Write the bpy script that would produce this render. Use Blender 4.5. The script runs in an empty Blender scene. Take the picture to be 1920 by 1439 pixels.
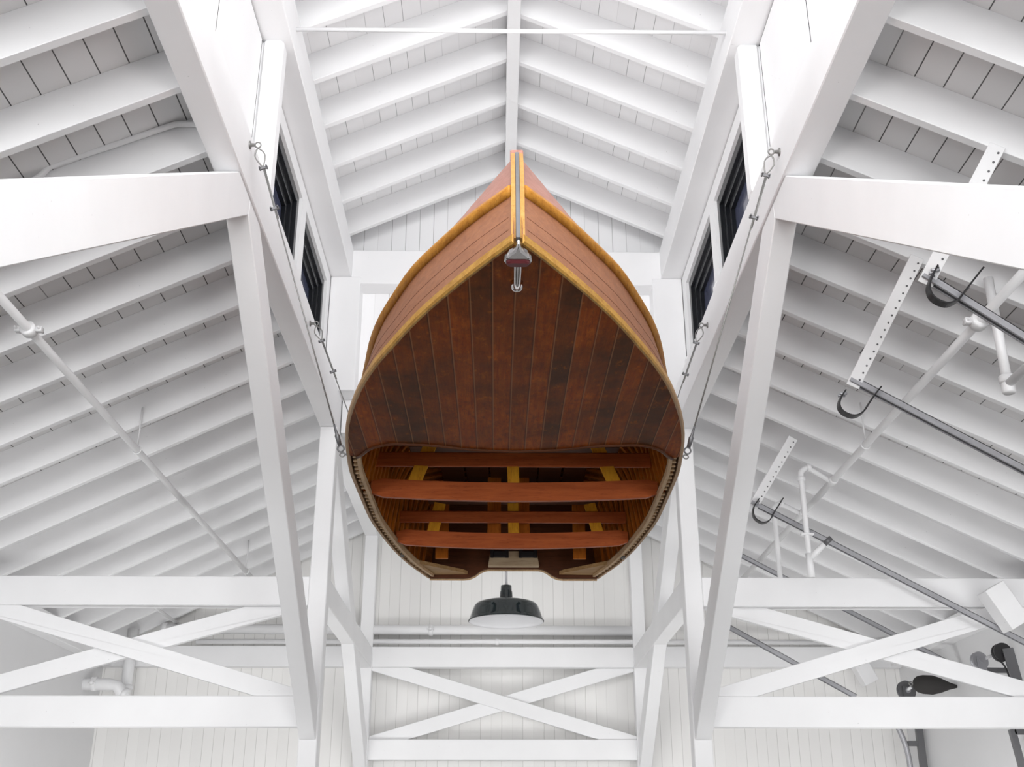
import bpy, bmesh, math, random
import numpy as np
from mathutils import Vector, Matrix

random.seed(4)
scene = bpy.context.scene
COL = scene.collection

# ------------------------------------------------------------------ camera model (from the vanishing points of the timber frame)
CX, CY = 960.0, 719.5
YV, ZV = np.array([928., 1592.]), np.array([958., -4300.])
F = math.sqrt(-np.dot(YV - (CX, CY), ZV - (CX, CY)))
def _d(p): return np.array([p[0] - CX, CY - p[1], -F])
_Y = _d(YV); _Y /= np.linalg.norm(_Y)
_Z = _d(ZV); _Z -= _Y * np.dot(_Y, _Z); _Z /= np.linalg.norm(_Z)
R = np.array([np.cross(_Y, _Z), _Y, _Z])
CAM = np.array([-.077, 0., 1.6])
def ray(u, v): return R @ np.array([u - CX, CY - v, -F]) / F
def atX(u, v, x): r = ray(u, v); return Vector(CAM + r * ((x - CAM[0]) / r[0]))
def atY(u, v, y): r = ray(u, v); return Vector(CAM + r * ((y - CAM[1]) / r[1]))
def atZ(u, v, z): r = ray(u, v); return Vector(CAM + r * ((z - CAM[2]) / r[2]))
SL = .485                                            # slope of the aisle roofs
def roof_z(x): return 4.05 - SL * (abs(x) - 3.3)     # underside of the aisle rafters
def atRoof(u, v, sg, d=0.):
    r = ray(u, v)
    t = (4.05 + d - SL * (sg * CAM[0] - 3.3) - CAM[2]) / (r[2] + SL * sg * r[0])
    return Vector(CAM + r * t)

cam_data = bpy.data.cameras.new('camera'); cam = bpy.data.objects.new('camera', cam_data); COL.objects.link(cam)
cam_data.sensor_width = 36; cam_data.sensor_fit = 'HORIZONTAL'; cam_data.lens = 36 * F / 1920
cam_data.clip_start = .05; cam_data.clip_end = 200
M = Matrix([list(R[i]) + [CAM[i]] for i in range(3)] + [[0, 0, 0, 1]])
cam.matrix_world = M
scene.camera = cam

# ------------------------------------------------------------------ materials
def lin(c):
    f = lambda v: v / 12.92 if v <= .04045 else ((v + .055) / 1.055) ** 2.4
    return tuple(f(x / 255) for x in c) + (1.,)
def new_mat(name, col, rough=.5, metal=0., spec=.5):
    m = bpy.data.materials.new(name); m.use_nodes = True
    b = m.node_tree.nodes['Principled BSDF']
    b.inputs['Base Color'].default_value = lin(col); b.inputs['Roughness'].default_value = rough
    b.inputs['Metallic'].default_value = metal; b.inputs['Specular IOR Level'].default_value = spec
    return m, m.node_tree, b
def N(nt, kind, **kw):
    n = nt.nodes.new(kind)
    for k, v in kw.items(): setattr(n, k, v)
    return n
def math_node(nt, op, a, b=None, c=None):
    n = N(nt, 'ShaderNodeMath', operation=op)
    for i, v in enumerate((a, b, c)):
        if v is None: continue
        if isinstance(v, (int, float)): n.inputs[i].default_value = v
        else: nt.links.new(v, n.inputs[i])
    return n.outputs[0]
def mix(nt, fac, a, b, blend='MIX'):
    n = N(nt, 'ShaderNodeMix', data_type='RGBA', blend_type=blend)
    for s, v in ((n.inputs[0], fac), (n.inputs[6], a), (n.inputs[7], b)):
        if isinstance(v, (int, float)): s.default_value = v
        elif isinstance(v, tuple): s.default_value = v
        else: nt.links.new(v, s)
    return n.outputs[2]
def noise(nt, scale, vec=None, detail=3., rough=.5, dims='3D'):
    n = N(nt, 'ShaderNodeTexNoise'); n.inputs['Scale'].default_value = scale
    n.inputs['Detail'].default_value = detail; n.inputs['Roughness'].default_value = rough
    if vec is not None: nt.links.new(vec, n.inputs['Vector'])
    return n.outputs['Fac']
def ramp(nt, fac, lo, hi, a=0., b=1.):
    n = N(nt, 'ShaderNodeMapRange'); n.clamp = True
    n.inputs[1].default_value = lo; n.inputs[2].default_value = hi; n.inputs[3].default_value = a; n.inputs[4].default_value = b
    nt.links.new(fac, n.inputs[0]); return n.outputs[0]
def obj_coord(nt, scale=None):
    t = N(nt, 'ShaderNodeTexCoord').outputs['Object']
    if scale is None: return t
    m = N(nt, 'ShaderNodeMapping'); m.inputs['Scale'].default_value = scale; nt.links.new(t, m.inputs['Vector']); return m.outputs[0]

def white_paint(name, col=(236, 236, 237), rough=.55, vary=.05):
    m, nt, b = new_mat(name, col, rough)
    v = obj_coord(nt)
    n = noise(nt, 2.3, v, 4.)
    f = ramp(nt, n, .3, .75, 0., 1.)
    dark = tuple(x * (1 - vary) for x in lin(col)[:3]) + (1.,)
    c = mix(nt, f, dark, lin(col))
    nn = noise(nt, 1.0, obj_coord(nt, (55, 55, 55)), 1.)                       # sparse nail heads and knots
    sp = ramp(nt, nn, .80, .83, 0., .35)
    c = mix(nt, sp, c, lin((120, 118, 115)))
    nt.links.new(c, b.inputs['Base Color'])
    bm = N(nt, 'ShaderNodeBump'); bm.inputs['Strength'].default_value = .05; bm.inputs['Distance'].default_value = .01
    nt.links.new(noise(nt, 14., v, 5.), bm.inputs['Height']); nt.links.new(bm.outputs[0], b.inputs['Normal'])
    return m

def board_paint(name, axis, pitch, seam, col=(236, 236, 237), seam_col=(95, 93, 92), strength=.85, phase=0., broken=.35):
    """white boards with open joints; some joints are filled with paint"""
    m, nt, b = new_mat(name, col, .6)
    sep = N(nt, 'ShaderNodeSeparateXYZ'); nt.links.new(obj_coord(nt), sep.inputs[0])
    u = math_node(nt, 'ADD', math_node(nt, 'DIVIDE', sep.outputs[axis], pitch), 100. + phase)
    fr = math_node(nt, 'FRACT', u)
    d = math_node(nt, 'ABSOLUTE', math_node(nt, 'SUBTRACT', fr, .5))           # .5 at the joint
    w = seam / pitch / 2
    line = ramp(nt, d, .5 - w * 1.5, .5 - w * .6, 0., 1.)
    idx = math_node(nt, 'FLOOR', math_node(nt, 'ADD', u, .5))
    wn = N(nt, 'ShaderNodeTexWhiteNoise', noise_dimensions='1D'); nt.links.new(idx, wn.inputs['W'])
    lng = noise(nt, 1., obj_coord(nt, (1.2, 1.2, 1.2)), 2.)
    keep = ramp(nt, math_node(nt, 'ADD', wn.outputs[0], math_node(nt, 'MULTIPLY', lng, .5)), broken, broken + .35, .15, 1.)
    line = math_node(nt, 'MULTIPLY', math_node(nt, 'MULTIPLY', line, keep), strength)
    wb = N(nt, 'ShaderNodeTexWhiteNoise', noise_dimensions='1D'); nt.links.new(math_node(nt, 'FLOOR', u), wb.inputs['W'])
    shade = ramp(nt, wb.outputs[0], 0., 1., .955, 1.)
    base = N(nt, 'ShaderNodeVectorMath', operation='SCALE'); base.inputs[0].default_value = lin(col)[:3]
    nt.links.new(shade, base.inputs['Scale'])
    nt.links.new(mix(nt, line, base.outputs[0], lin(seam_col)), b.inputs['Base Color'])
    bm = N(nt, 'ShaderNodeBump', invert=True); bm.inputs['Strength'].default_value = .35; bm.inputs['Distance'].default_value = .01
    nt.links.new(line, bm.inputs['Height']); nt.links.new(bm.outputs[0], b.inputs['Normal'])
    return m

def wood(name, c1, c2, c3, axis=1, stretch=14., rough=.4, planks=None, seam=(.004, (150, 105, 70)), mott=1., coat=.05, edge=None):
    """varnished timber, grain along one axis; planks=(axis, pitch) splits it into strips with visible joints"""
    m, nt, b = new_mat(name, c1, max(rough, .45), 0., .1); coat = min(coat, .02)
    sc = [stretch] * 3; sc[axis] = stretch * .07
    g = noise(nt, 3., obj_coord(nt, tuple(sc)), 5., .6)
    blot = noise(nt, 2.6, obj_coord(nt), 4., .6)
    c = mix(nt, ramp(nt, g, .35, .7), lin(c1), lin(c2))
    fine = noise(nt, 9., obj_coord(nt, tuple(s * 1.5 for s in sc)), 3., .7)
    c = mix(nt, ramp(nt, fine, .56, .68, 0., .55), c, lin(c3))
    if planks:
        ax, pitch = planks
        sep = N(nt, 'ShaderNodeSeparateXYZ'); nt.links.new(obj_coord(nt), sep.inputs[0])
        u = math_node(nt, 'ADD', math_node(nt, 'DIVIDE', sep.outputs[ax], pitch), 100.42)
        wn = N(nt, 'ShaderNodeTexWhiteNoise', noise_dimensions='1D'); nt.links.new(math_node(nt, 'FLOOR', u), wn.inputs['W'])
        sum_ = math_node(nt, 'ADD', math_node(nt, 'MULTIPLY', wn.outputs[0], .35), blot)
        c = mix(nt, ramp(nt, sum_, .47, .85, 0., .9 * mott), c, lin(c3))
        med = noise(nt, 22., obj_coord(nt, (1., .55, 1.)), 4., .75)
        c = mix(nt, ramp(nt, med, .5, .72, 0., .6), c, lin(tuple(int(x * .45) for x in c1)))
        c = mix(nt, ramp(nt, med, .30, .42, .35, 0.), c, lin(tuple(min(255, int(x * 1.35)) for x in c1)))
        fr = math_node(nt, 'FRACT', u)
        w = seam[0] / pitch
        line = math_node(nt, 'LESS_THAN', fr, w)
        c = mix(nt, math_node(nt, 'MULTIPLY', line, .75), c, lin(seam[1]))
        l2 = ramp(nt, fr, 1 - w * 1.3, 1., 0., .75)
        c = mix(nt, l2, c, lin((38, 22, 14)))
    else:
        c = mix(nt, ramp(nt, blot, .52, .75, 0., .55 * mott), c, lin(c3))
    if edge: c = edge(nt, c)
    nt.links.new(c, b.inputs['Base Color'])
    b.inputs['Coat Weight'].default_value = coat; b.inputs['Coat Roughness'].default_value = .15
    bm = N(nt, 'ShaderNodeBump'); bm.inputs['Strength'].default_value = .12; bm.inputs['Distance'].default_value = .006
    nt.links.new(g, bm.inputs['Height']); nt.links.new(bm.outputs[0], b.inputs['Normal'])
    return m

WHITE = white_paint('white_timber_paint')
WHITE2 = white_paint('white_metal_paint', (232, 232, 233), .4, .02)
CEIL = board_paint('aisle_ceiling_boards', 0, .128, .005, (226, 225, 225), (50, 49, 48), .95, .2, .12)
CEIL2 = board_paint('monitor_ceiling_boards', 0, .128, .0035, (238, 238, 239), (120, 119, 118), .8, 0., .5)
ENDB = board_paint('end_wall_boards', 0, .113, .005, (234, 233, 231), (188, 186, 182), .7, .1, .3)
GABB = board_paint('gable_boards', 0, .125, .005, (238, 238, 239), (150, 148, 146), .7, .3, .4)
WALLP = white_paint('plain_wall_paint', (222, 222, 223), .7, .03)
FLOORM = white_paint('grey_floor', (92, 88, 84), .6, .1)
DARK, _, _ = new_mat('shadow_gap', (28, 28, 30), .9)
BLACKP, _, _ = new_mat('black_sash_paint', (20, 22, 26), .3)
GLASS, gnt, gb = new_mat('dark_window_glass', (74, 78, 100), .08)
gb.inputs['Specular IOR Level'].default_value = .9
STEEL, snt, sb = new_mat('galvanised_steel', (168, 168, 172), .4, .45)
snt.links.new(ramp(snt, noise(snt, 30., obj_coord(snt), 3.), .3, .7, .28, .5), sb.inputs['Roughness'])
STEELD, _, _ = new_mat('dark_steel', (104, 104, 106), .45, .4)
WIRE, _, _ = new_mat('steel_wire', (128, 127, 125), .4, .4)
CHROME, _, _ = new_mat('chrome', (215, 212, 212), .12, 1.)
BLACK, _, _ = new_mat('black_plastic', (32, 31, 33), .4)
REDLENS, _, rb_ = new_mat('dark_red_lens', (92, 40, 44), .1)
GREEN, _, gg = new_mat('dark_green_enamel', (24, 36, 36), .12)
gg.inputs['Coat Weight'].default_value = .6
ENAMEL, _, _ = new_mat('white_enamel', (226, 226, 228), .25)
FABRIC, fnt, fb = new_mat('dark_fender_cover', (52, 50, 49), .9)
CREAM = wood('pale_ply', (190, 170, 140), (172, 150, 122), (140, 118, 92), 0, 12., .5, coat=0.)
DECK = wood('mahogany_deck', (206, 104, 36), (172, 76, 20), (98, 62, 34), 1, 22., .33, (0, .0765), (.0048, (196, 134, 88)), 1., .25)
HULL = wood('red_brown_topside', (146, 98, 70), (128, 84, 60), (108, 82, 68), 1, 16., .38, None, mott=.5, coat=.25)
BOTTOM = wood('faded_bottom', (160, 116, 104), (146, 102, 90), (124, 88, 78), 1, 16., .45, None, mott=.4, coat=.1)
RAIL = wood('honey_rub_rail', (180, 126, 50), (150, 96, 34), (84, 54, 26), 1, 20., .35, None, mott=.6, coat=.3)
def _aft(nt, c):
    sep = N(nt, 'ShaderNodeSeparateXYZ'); nt.links.new(obj_coord(nt), sep.inputs[0])
    return mix(nt, ramp(nt, sep.outputs[1], -1.7, -1.0, 0., 1.), c, lin((170, 138, 104)))
GUNW = wood('honey_gunwale', (184, 142, 70), (156, 112, 48), (92, 62, 34), 1, 20., .4, None, mott=.6, coat=.2, edge=_aft)
INW = wood('weathered_inwale', (206, 176, 138), (182, 150, 116), (134, 108, 82), 1, 20., .5, None, coat=0.)
LINING = wood('amber_hull_lining', (150, 84, 28), (104, 54, 20), (50, 28, 14), 1, 14., .35, None, mott=1.)
RIB = wood('amber_rib', (186, 108, 34), (160, 86, 26), (90, 48, 18), 2, 10., .35)
THW = wood('red_seat_rail', (180, 94, 50), (154, 74, 38), (118, 56, 34), 0, 14., .3, None, mott=.5)
SLAT = wood('yellow_slat', (240, 176, 54), (222, 152, 44), (170, 108, 36), 2, 14., .4, None, mott=.5)
CHEEK = wood('pale_honey_cheek', (176, 134, 76), (156, 116, 60), (110, 76, 40), 2, 14., .4, None, mott=.5)
KNEE = wood('pale_knee', (176, 142, 98), (150, 116, 76), (116, 86, 56), 0, 14., .5, None, coat=0.)
SEATD = wood('dark_seat_board', (92, 54, 34), (76, 44, 28), (54, 32, 22), 0, 12., .4, None)

# ------------------------------------------------------------------ helpers
ORD = 'first second third fourth fifth sixth seventh eighth ninth tenth eleventh twelfth thirteenth fourteenth fifteenth sixteenth seventeenth eighteenth nineteenth twentieth'.split()
def tag(o, label, cat, group=None, kind='thing'):
    o['label'] = label; o['category'] = cat; o['kind'] = kind
    if group: o['group'] = group
    return o
def empty(name, loc):
    o = bpy.data.objects.new(name, None); COL.objects.link(o); o.location = loc; o.empty_display_size = .1
    return o
def world_loc(o):
    p = Vector(o.location)
    while o.parent: o = o.parent; p += Vector(o.location)
    return p
def link(name, bm, mat, parent=None, origin=None, smooth=False, label=None):
    """bm is in world coordinates; the object gets its origin at the piece (or at 'origin')"""
    bmesh.ops.recalc_face_normals(bm, faces=bm.faces)
    if origin is None:
        vs = [v.co for v in bm.verts]
        origin = Vector([(min(v[i] for v in vs) + max(v[i] for v in vs)) / 2 for i in range(3)])
    origin = Vector(origin)
    bmesh.ops.translate(bm, verts=bm.verts, vec=-origin)
    me = bpy.data.meshes.new(name); bm.to_mesh(me); bm.free()
    mats = mat if isinstance(mat, (list, tuple)) else [mat]
    for m in mats: me.materials.append(m)
    if smooth:
        for p in me.polygons: p.use_smooth = True
    o = bpy.data.objects.new(name, me); COL.objects.link(o)
    if parent is not None:
        o.parent = parent; o.location = origin - world_loc(parent)
    else: o.location = origin
    if label: o['label'] = label
    return o
def struct(name, bm, mat, origin=None):
    o = link(name, bm, mat, None, origin); o['kind'] = 'structure'; return o
def B(): return bmesh.new()
def box(bm, x0, x1, y0, y1, z0, z1, bev=0.):
    t = bmesh.new() if bev else bm
    c = [(x, y, z) for x in (x0, x1) for y in (y0, y1) for z in (z0, z1)]
    v = [t.verts.new(p) for p in c]
    for f in ((0, 1, 3, 2), (4, 6, 7, 5), (0, 4, 5, 1), (2, 3, 7, 6), (0, 2, 6, 4), (1, 5, 7, 3)): t.faces.new([v[i] for i in f])
    if bev: _bevel_into(bm, t, bev)
    return bm
def _bevel_into(bm, t, bev):
    bmesh.ops.recalc_face_normals(t, faces=t.faces)
    bmesh.ops.bevel(t, geom=list(t.edges), offset=bev, segments=1, affect='EDGES')
    me = bpy.data.meshes.new('tmp'); t.to_mesh(me); t.free(); bm.from_mesh(me); bpy.data.meshes.remove(me)
def prism(bm, poly, ext, bev=0.):
    """poly: list of 3D points of one face, ext: extrusion vector"""
    t = bmesh.new() if bev else bm
    e = Vector(ext); a = [t.verts.new(Vector(p)) for p in poly]; b = [t.verts.new(Vector(p) + e) for p in poly]
    n = len(poly); t.faces.new(a); t.faces.new(b[::-1])
    for i in range(n): t.faces.new((a[i], a[(i + 1) % n], b[(i + 1) % n], b[i]))
    if bev: _bevel_into(bm, t, bev)
    return bm
def beam(bm, p, q, w, h, up=(0, 0, 1), bev=.004):
    """bar from p to q: h thick along 'up', w across"""
    p, q, up = Vector(p), Vector(q), Vector(up); d = (q - p).normalized()
    s = d.cross(up).normalized() * w / 2; u = s.cross(d).normalized() * h / 2
    return prism(bm, [p + s + u, p - s + u, p - s - u, p + s - u], q - p, bev)
def tube(bm, pts, r, n=10, closed=False, caps=True):
    pts = [Vector(p) for p in pts]; m = len(pts)
    rr = r if isinstance(r, (list, tuple)) else [r] * m
    tang = [((pts[(i + 1) % m] if (closed or i < m - 1) else pts[i]) - (pts[i - 1] if (closed or i) else pts[i])).normalized() for i in range(m)]
    up = Vector((0, 0, 1)) if abs(tang[0].z) < .9 else Vector((1, 0, 0))
    s = tang[0].cross(up).normalized(); rings = []
    for i in range(m):
        s = (s - tang[i] * s.dot(tang[i])).normalized(); u = tang[i].cross(s)
        rings.append([bm.verts.new(pts[i] + (s * math.cos(a) + u * math.sin(a)) * rr[i]) for a in [2 * math.pi * k / n for k in range(n)]])
    for i in range(m if closed else m - 1):
        a, b = rings[i], rings[(i + 1) % m]
        for k in range(n): bm.faces.new((a[k], a[(k + 1) % n], b[(k + 1) % n], b[k]))
    if caps and not closed: bm.faces.new(rings[0][::-1]); bm.faces.new(rings[-1])
    return bm
def lathe(bm, p, axis, prof, n=32, cap0=False, cap1=False):
    """prof: (distance along axis, radius)"""
    p, a = Vector(p), Vector(axis).normalized()
    s = a.cross(Vector((0, 0, 1)) if abs(a.z) < .9 else Vector((1, 0, 0))).normalized(); u = a.cross(s); rings = []
    for t, r in prof:
        rings.append([bm.verts.new(p + a * t + (s * math.cos(x) + u * math.sin(x)) * max(r, 1e-4)) for x in [2 * math.pi * k / n for k in range(n)]])
    for i in range(len(rings) - 1):
        for k in range(n): bm.faces.new((rings[i][k], rings[i][(k + 1) % n], rings[i + 1][(k + 1) % n], rings[i + 1][k]))
    if cap0: bm.faces.new(rings[0][::-1])
    if cap1: bm.faces.new(rings[-1])
    return bm
def arc(c, r, a0, a1, ax, ay, n=10):
    return [Vector(c) + Vector(ax) * r * math.cos(t) + Vector(ay) * r * math.sin(t) for t in [a0 + (a1 - a0) * i / n for i in range(n + 1)]]
def spline(pts, n=8):
    P = [Vector(p) for p in pts]; P = [P[0] * 2 - P[1]] + P + [P[-1] * 2 - P[-2]]; out = []
    for i in range(1, len(P) - 2):
        for k in range(n):
            t = k / n
            out.append(.5 * (2 * P[i] + (P[i + 1] - P[i - 1]) * t + (2 * P[i - 1] - 5 * P[i] + 4 * P[i + 1] - P[i + 2]) * t * t + (3 * P[i] - P[i - 1] - 3 * P[i + 1] + P[i + 2]) * t ** 3))
    return out + [P[-2]]
SIDES = ((-1, 'left'), (1, 'right'))
def sx(s, a, b): return (min(s * a, s * b), max(s * a, s * b))

# ------------------------------------------------------------------ the setting
XP = 1.40           # nave face of plates and posts
YQ, YE = 8.68, 12.15
XW = 4.33           # side walls
Y0 = -4.0
ZP = 4.826
struct('wall_light_block', box(B(), -XW - .1, XW + .1, Y0 - .1, Y0, 0, 2.3), WALLP)  # unseen low wall added to block upward light from the front
struct('floor', box(B(), -XW - .15, XW + .15, Y0, 12.7, -.1, 0.), FLOORM)
for s, nm in SIDES:
    struct('wall_' + nm, box(B(), *sx(s, XW, XW + .12), Y0, 12.6, 0, 3.78), WALLP)
    # sloping boards above the aisle rafters
    bm = B(); z = lambda x: roof_z(x) + .25
    prism(bm, [(s * 1.53, Y0, z(1.53)), (s * 4.75, Y0, z(4.75)), (s * 4.75, Y0, z(4.75) + .04), (s * 1.53, Y0, z(1.53) + .04)], (0, 12.55 - Y0, 0))
    struct('ceiling_' + nm, bm, CEIL, (0, 0, 0))
struct('wall_back', box(B(), -XW - .1, XW + .1, 12.40, 12.5, 0, 5.4), ENDB, (0, 0, 0))
struct('ceiling_back', box(B(), -1.62, 1.62, 8.98, 12.45, 5.14, 5.2), ENDB, (0, 0, 0))
# monitor roof boards (two slopes) and the gable wall that closes it
PEAK = 7.225; SN = .465
def nave_z(x): return PEAK - SN * abs(x)
for s, nm in SIDES:
    bm = B()
    prism(bm, [(0, Y0, PEAK + .25), (s * 1.75, Y0, nave_z(1.75) + .25), (s * 1.75, Y0, nave_z(1.75) + .29), (0, Y0, PEAK + .29)], (0, 9.0 - Y0, 0))
    struct('ceiling_monitor_' + nm, bm, CEIL2, (0, 0, 0))
bm = B(); prism(bm, [(-1.39, 8.84, 4.83), (1.39, 8.84, 4.83), (1.39, 8.84, 5.12), (1.62, 8.84, 5.12), (1.62, 8.84, nave_z(1.62) + .26), (0, 8.84, PEAK + .26), (-1.62, 8.84, nave_z(1.62) + .26), (-1.62, 8.84, 5.12), (-1.39, 8.84, 5.12)], (0, .1, 0))
struct('wall_gable', bm, GABB, (0, 0, 0))
# thicker boarded panel between the plates on the end wall
struct('trim_1', box(B(), -1.53, 1.53, 12.31, 12.40, 3.80, 5.14), ENDB, (0, 0, 0))

# clerestory walls: painted panels with shadow gaps darkened by filler strips, a window bay, dark backing outside
WY0, WY1 = 5.66, 8.45      # window bay
wz0, wz1 = 5.22, 6.062
for s, nm in SIDES:
    bm = B(); xs = sx(s, 1.53, 1.58)
    ys = atX(405, 57, -1.53).y
    box(bm, *xs, Y0, ys - .010, 5.13, 6.184); box(bm, *xs, ys + .010, 5.528, 5.13, 6.184)
    box(bm, *xs, 5.55, WY0, 5.13, 6.188)
    box(bm, *xs, WY0, WY1, 5.13, wz0); box(bm, *xs, WY0, WY1, wz1, 6.188); box(bm, *xs, WY1, 8.622, 5.13, 6.188)
    box(bm, *xs, 7.145, 7.325, wz0, wz1)                                       # mullion between the two panes
    struct('wall_clerestory_' + nm, bm, WHITE)
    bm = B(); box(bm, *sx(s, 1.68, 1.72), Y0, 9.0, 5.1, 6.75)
    for a, b_, c_, d_ in ((ys - .010, ys + .010, 5.13, 6.19), (5.528, 5.55, 5.13, 6.19), (Y0, 8.63, 6.184, 6.199)): box(bm, *sx(s, 1.5335, 1.56), a, b_, c_, d_)  # dark strips set into the gaps, standing in for their shade
    struct('wall_dark_backing_' + nm, bm, DARK)
    for k, (a, b_) in enumerate(((WY0, 7.145), (7.325, WY1))):
        w = empty('window_%d' % (1 + k + (2 if s > 0 else 0)), (s * 1.58, (a + b_) / 2, (wz0 + wz1) / 2)); w['kind'] = 'structure'
        bm = B()
        for q in range(3):                                                     # stepped black sash, three nested rebates
            d0 = 1.555 + .028 * q; i0 = .02 + .05 * q; i1 = .02 + .05 * (q + 1)
            X = sx(s, d0, d0 + .1 - .02 * q)
            i = i0 - .03 if q == 0 else i0
            for (ya, yb, za, zb) in ((a + i, a + i1, wz0 + i, wz1 - i), (b_ - i1, b_ - i, wz0 + i, wz1 - i), (a + i1, b_ - i1, wz1 - i1, wz1 - i), (a + i1, b_ - i1, wz0 + i, wz0 + i1)):
                box(bm, *X, ya, yb, za, zb, .004)
        link('sash', bm, BLACKP, w)
        link('pane', box(B(), *sx(s, 1.645, 1.655), a + .1, b_ - .1, wz0 + .1, wz1 - .1), GLASS, w)
        bm = B(); box(bm, *sx(s, 1.49, 1.57), b_ - .03, b_ + .10, 5.36 - .16, 5.40, .03); 
        link('latch', bm, WHITE2, w)

def timber(name, label, cat, bm, group=None, mat=WHITE): return tag(link(name, bm, mat), label, cat, group)

for s, nm in SIDES:
    oth = nm
    timber('plate_beam', 'long white timber plate beam along %s side of nave, steel wires hooked to it' % nm, 'beam', box(B(), *sx(s, XP, 1.545 if s < 0 else 1.56), Y0, 12.30, ZP, 5.13, .006))
    timber('top_plate', 'white top plate above the %s clerestory windows, carrying monitor rafter ends' % nm, 'beam', box(B(), *sx(s, 1.35, 1.60), Y0, 8.84, 6.2, 6.48, .005))
    timber('clerestory_stud', 'short white stud just before the %s black clerestory window' % nm, 'post', box(B(), *sx(s, XP, 1.53), 5.54, 5.67, 5.13, 6.2, .018))
    timber('clerestory_corner_post', 'white corner post beyond the %s clerestory window at the gable wall' % nm, 'post', box(B(), *sx(s, 1.27, 1.53), 8.63, 8.84, 5.13, 6.2, .006))
    for y, w in ((YQ, 'beside the boat stern, diagonal strut footed on its front'), (YE, 'at the boarded end wall'), (1.17, 'nearest, below the frame')):
        if y < 3: continue
        timber('timber_post', 'square white post, %s side, %s' % (nm, w), 'post', box(B(), *sx(s, XP, 1.54), y, y + .15, 0, ZP, .006))
    # diagonal struts in the plane of the plate
    xa = sx(s, 1.412, 1.535); ext = (xa[1] - xa[0], 0, 0)
    ap = (5.183, 4.73); k1, k2 = .672, -.6825; dv = .278
    def P3(y, z): return (xa[0], y, z)
    near = [P3(1.3, ap[1] + k1 * (1.3 - ap[0])), P3(*ap), P3(ap[0], ZP), P3(ap[0] + (ZP - ap[1] - dv) / k1, ZP), P3(1.3, ap[1] + k1 * (1.3 - ap[0]) + dv)]
    timber('diagonal_strut', 'bright white diagonal strut rising to the %s plate beam at frame edge' % nm, 'strut', prism(B(), near, ext, .005))
    far = [P3(*ap), P3(ap[0], ZP), P3(ap[0] + (ZP - ap[1] - dv) / k2, ZP), P3(YQ, ap[1] + k2 * (YQ - ap[0]) + dv), P3(YQ, ap[1] + k2 * (YQ - ap[0]))]
    timber('diagonal_strut', 'long white diagonal strut descending beside boat from %s plate beam to post' % nm, 'strut', prism(B(), far, ext, .005))
    zf = lambda y: ap[1] + k2 * (YQ - ap[0]) + k2 * (y - YE)
    f2 = [P3(YQ + .15, zf(YQ + .15)), P3(YE, zf(YE)), P3(YE, zf(YE) + dv), P3(YE + (ZP - zf(YE) - dv) / k2, ZP), P3(YQ + .15, ZP)]
    timber('diagonal_strut', 'farther white diagonal strut behind %s post, footed on end wall post' % nm, 'strut', prism(B(), f2, ext, .005))
    timber('longitudinal_girt', 'white horizontal girt running from %s middle post back to end wall' % nm, 'beam', box(B(), *sx(s, XP + .005, 1.53), YQ + .15, YE, 3.375, 3.59, .005))
    # cross-braced frame in the aisle
    for z0, z1, w in ((3.345, 3.575, 'upper'), (2.44, 2.665, 'lower')):
        timber('aisle_tie_beam', '%s white horizontal tie beam of %s aisle braced frame' % (w, nm), 'beam', box(B(), *sx(s, 1.54, XW), YQ + .01, YQ + .14, z0, z1, .006))
    zt, zb, xi, xo, th, m_ = 3.345, 2.665, 1.54, 4.27, .145, .287
    for q in (0, 1):                                                           # boards clipped level at the two tie beams
        lo = lambda x: zb + m_ * (x - 1.9)
        pol = [(xi, zb), (xi, lo(xi) + th), (1.9 + (zt - zb - th) / m_, zt), (xo, zt), (xo, min(zt, lo(xo)) - .004), (1.9, zb)]
        if q: pol = [(xi + xo - x, z) for x, z in pol]
        y0 = YQ + (.02 if q == 0 else .066)
        timber('cross_brace', 'white cross brace in %s aisle frame rising %s the side wall' % (nm, 'toward' if q == 0 else 'away from'), 'brace', prism(B(), [(s * x, y0, z) for x, z in pol], (0, .045, 0), .003))
    timber('wall_girt', 'white girt along top of the %s side wall' % nm, 'beam', box(B(), *sx(s, XW - .13, XW), Y0, 12.40, 3.42, 3.62, .005))

timber('gable_beam', 'white cross beam at foot of the monitor gable behind the boat', 'beam', box(B(), -1.53, 1.53, 8.64, 8.84, 6.14, 6.47, .006))
timber('ridge_beam', 'white ridge beam along the peak of the monitor ceiling', 'beam', box(B(), .03 - .048, .03 + .048, Y0, 8.84, 7.12, 7.44, .005))
for z0, z1, w in ((3.385, 3.60, 'upper'), (2.445, 2.65, 'lower')):
    timber('end_wall_beam', '%s white beam of the braced frame below the pendant lamp' % w, 'beam', box(B(), -XP, XP, YE + .0, YE + .14, z0, z1, .006))
for q, (lab) in enumerate(('white cross brace on end wall rising to the right', 'white cross brace on end wall rising to the left')):
    sgn = 1 if q == 0 else -1; zb, zt = 2.65, 3.385; dx = .40; y0 = YE + (.055 if q == 0 else .02)
    poly = [(-sgn * XP, y0, zb), (-sgn * XP, y0, zb + .035), (sgn * (XP - dx), y0, zt), (sgn * XP, y0, zt), (sgn * XP, y0, zt - .035), (-sgn * (XP - dx), y0, zb)]
    timber('cross_brace', lab, 'brace', prism(B(), poly, (0, .04, 0), .004))
for s, nm in SIDES:
    timber('end_wall_beam', 'white beam across the end wall of the %s aisle' % nm, 'beam', box(B(), *sx(s, 1.54, XW - .01), 12.28, 12.40, 3.41, 3.63, .005))

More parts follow.
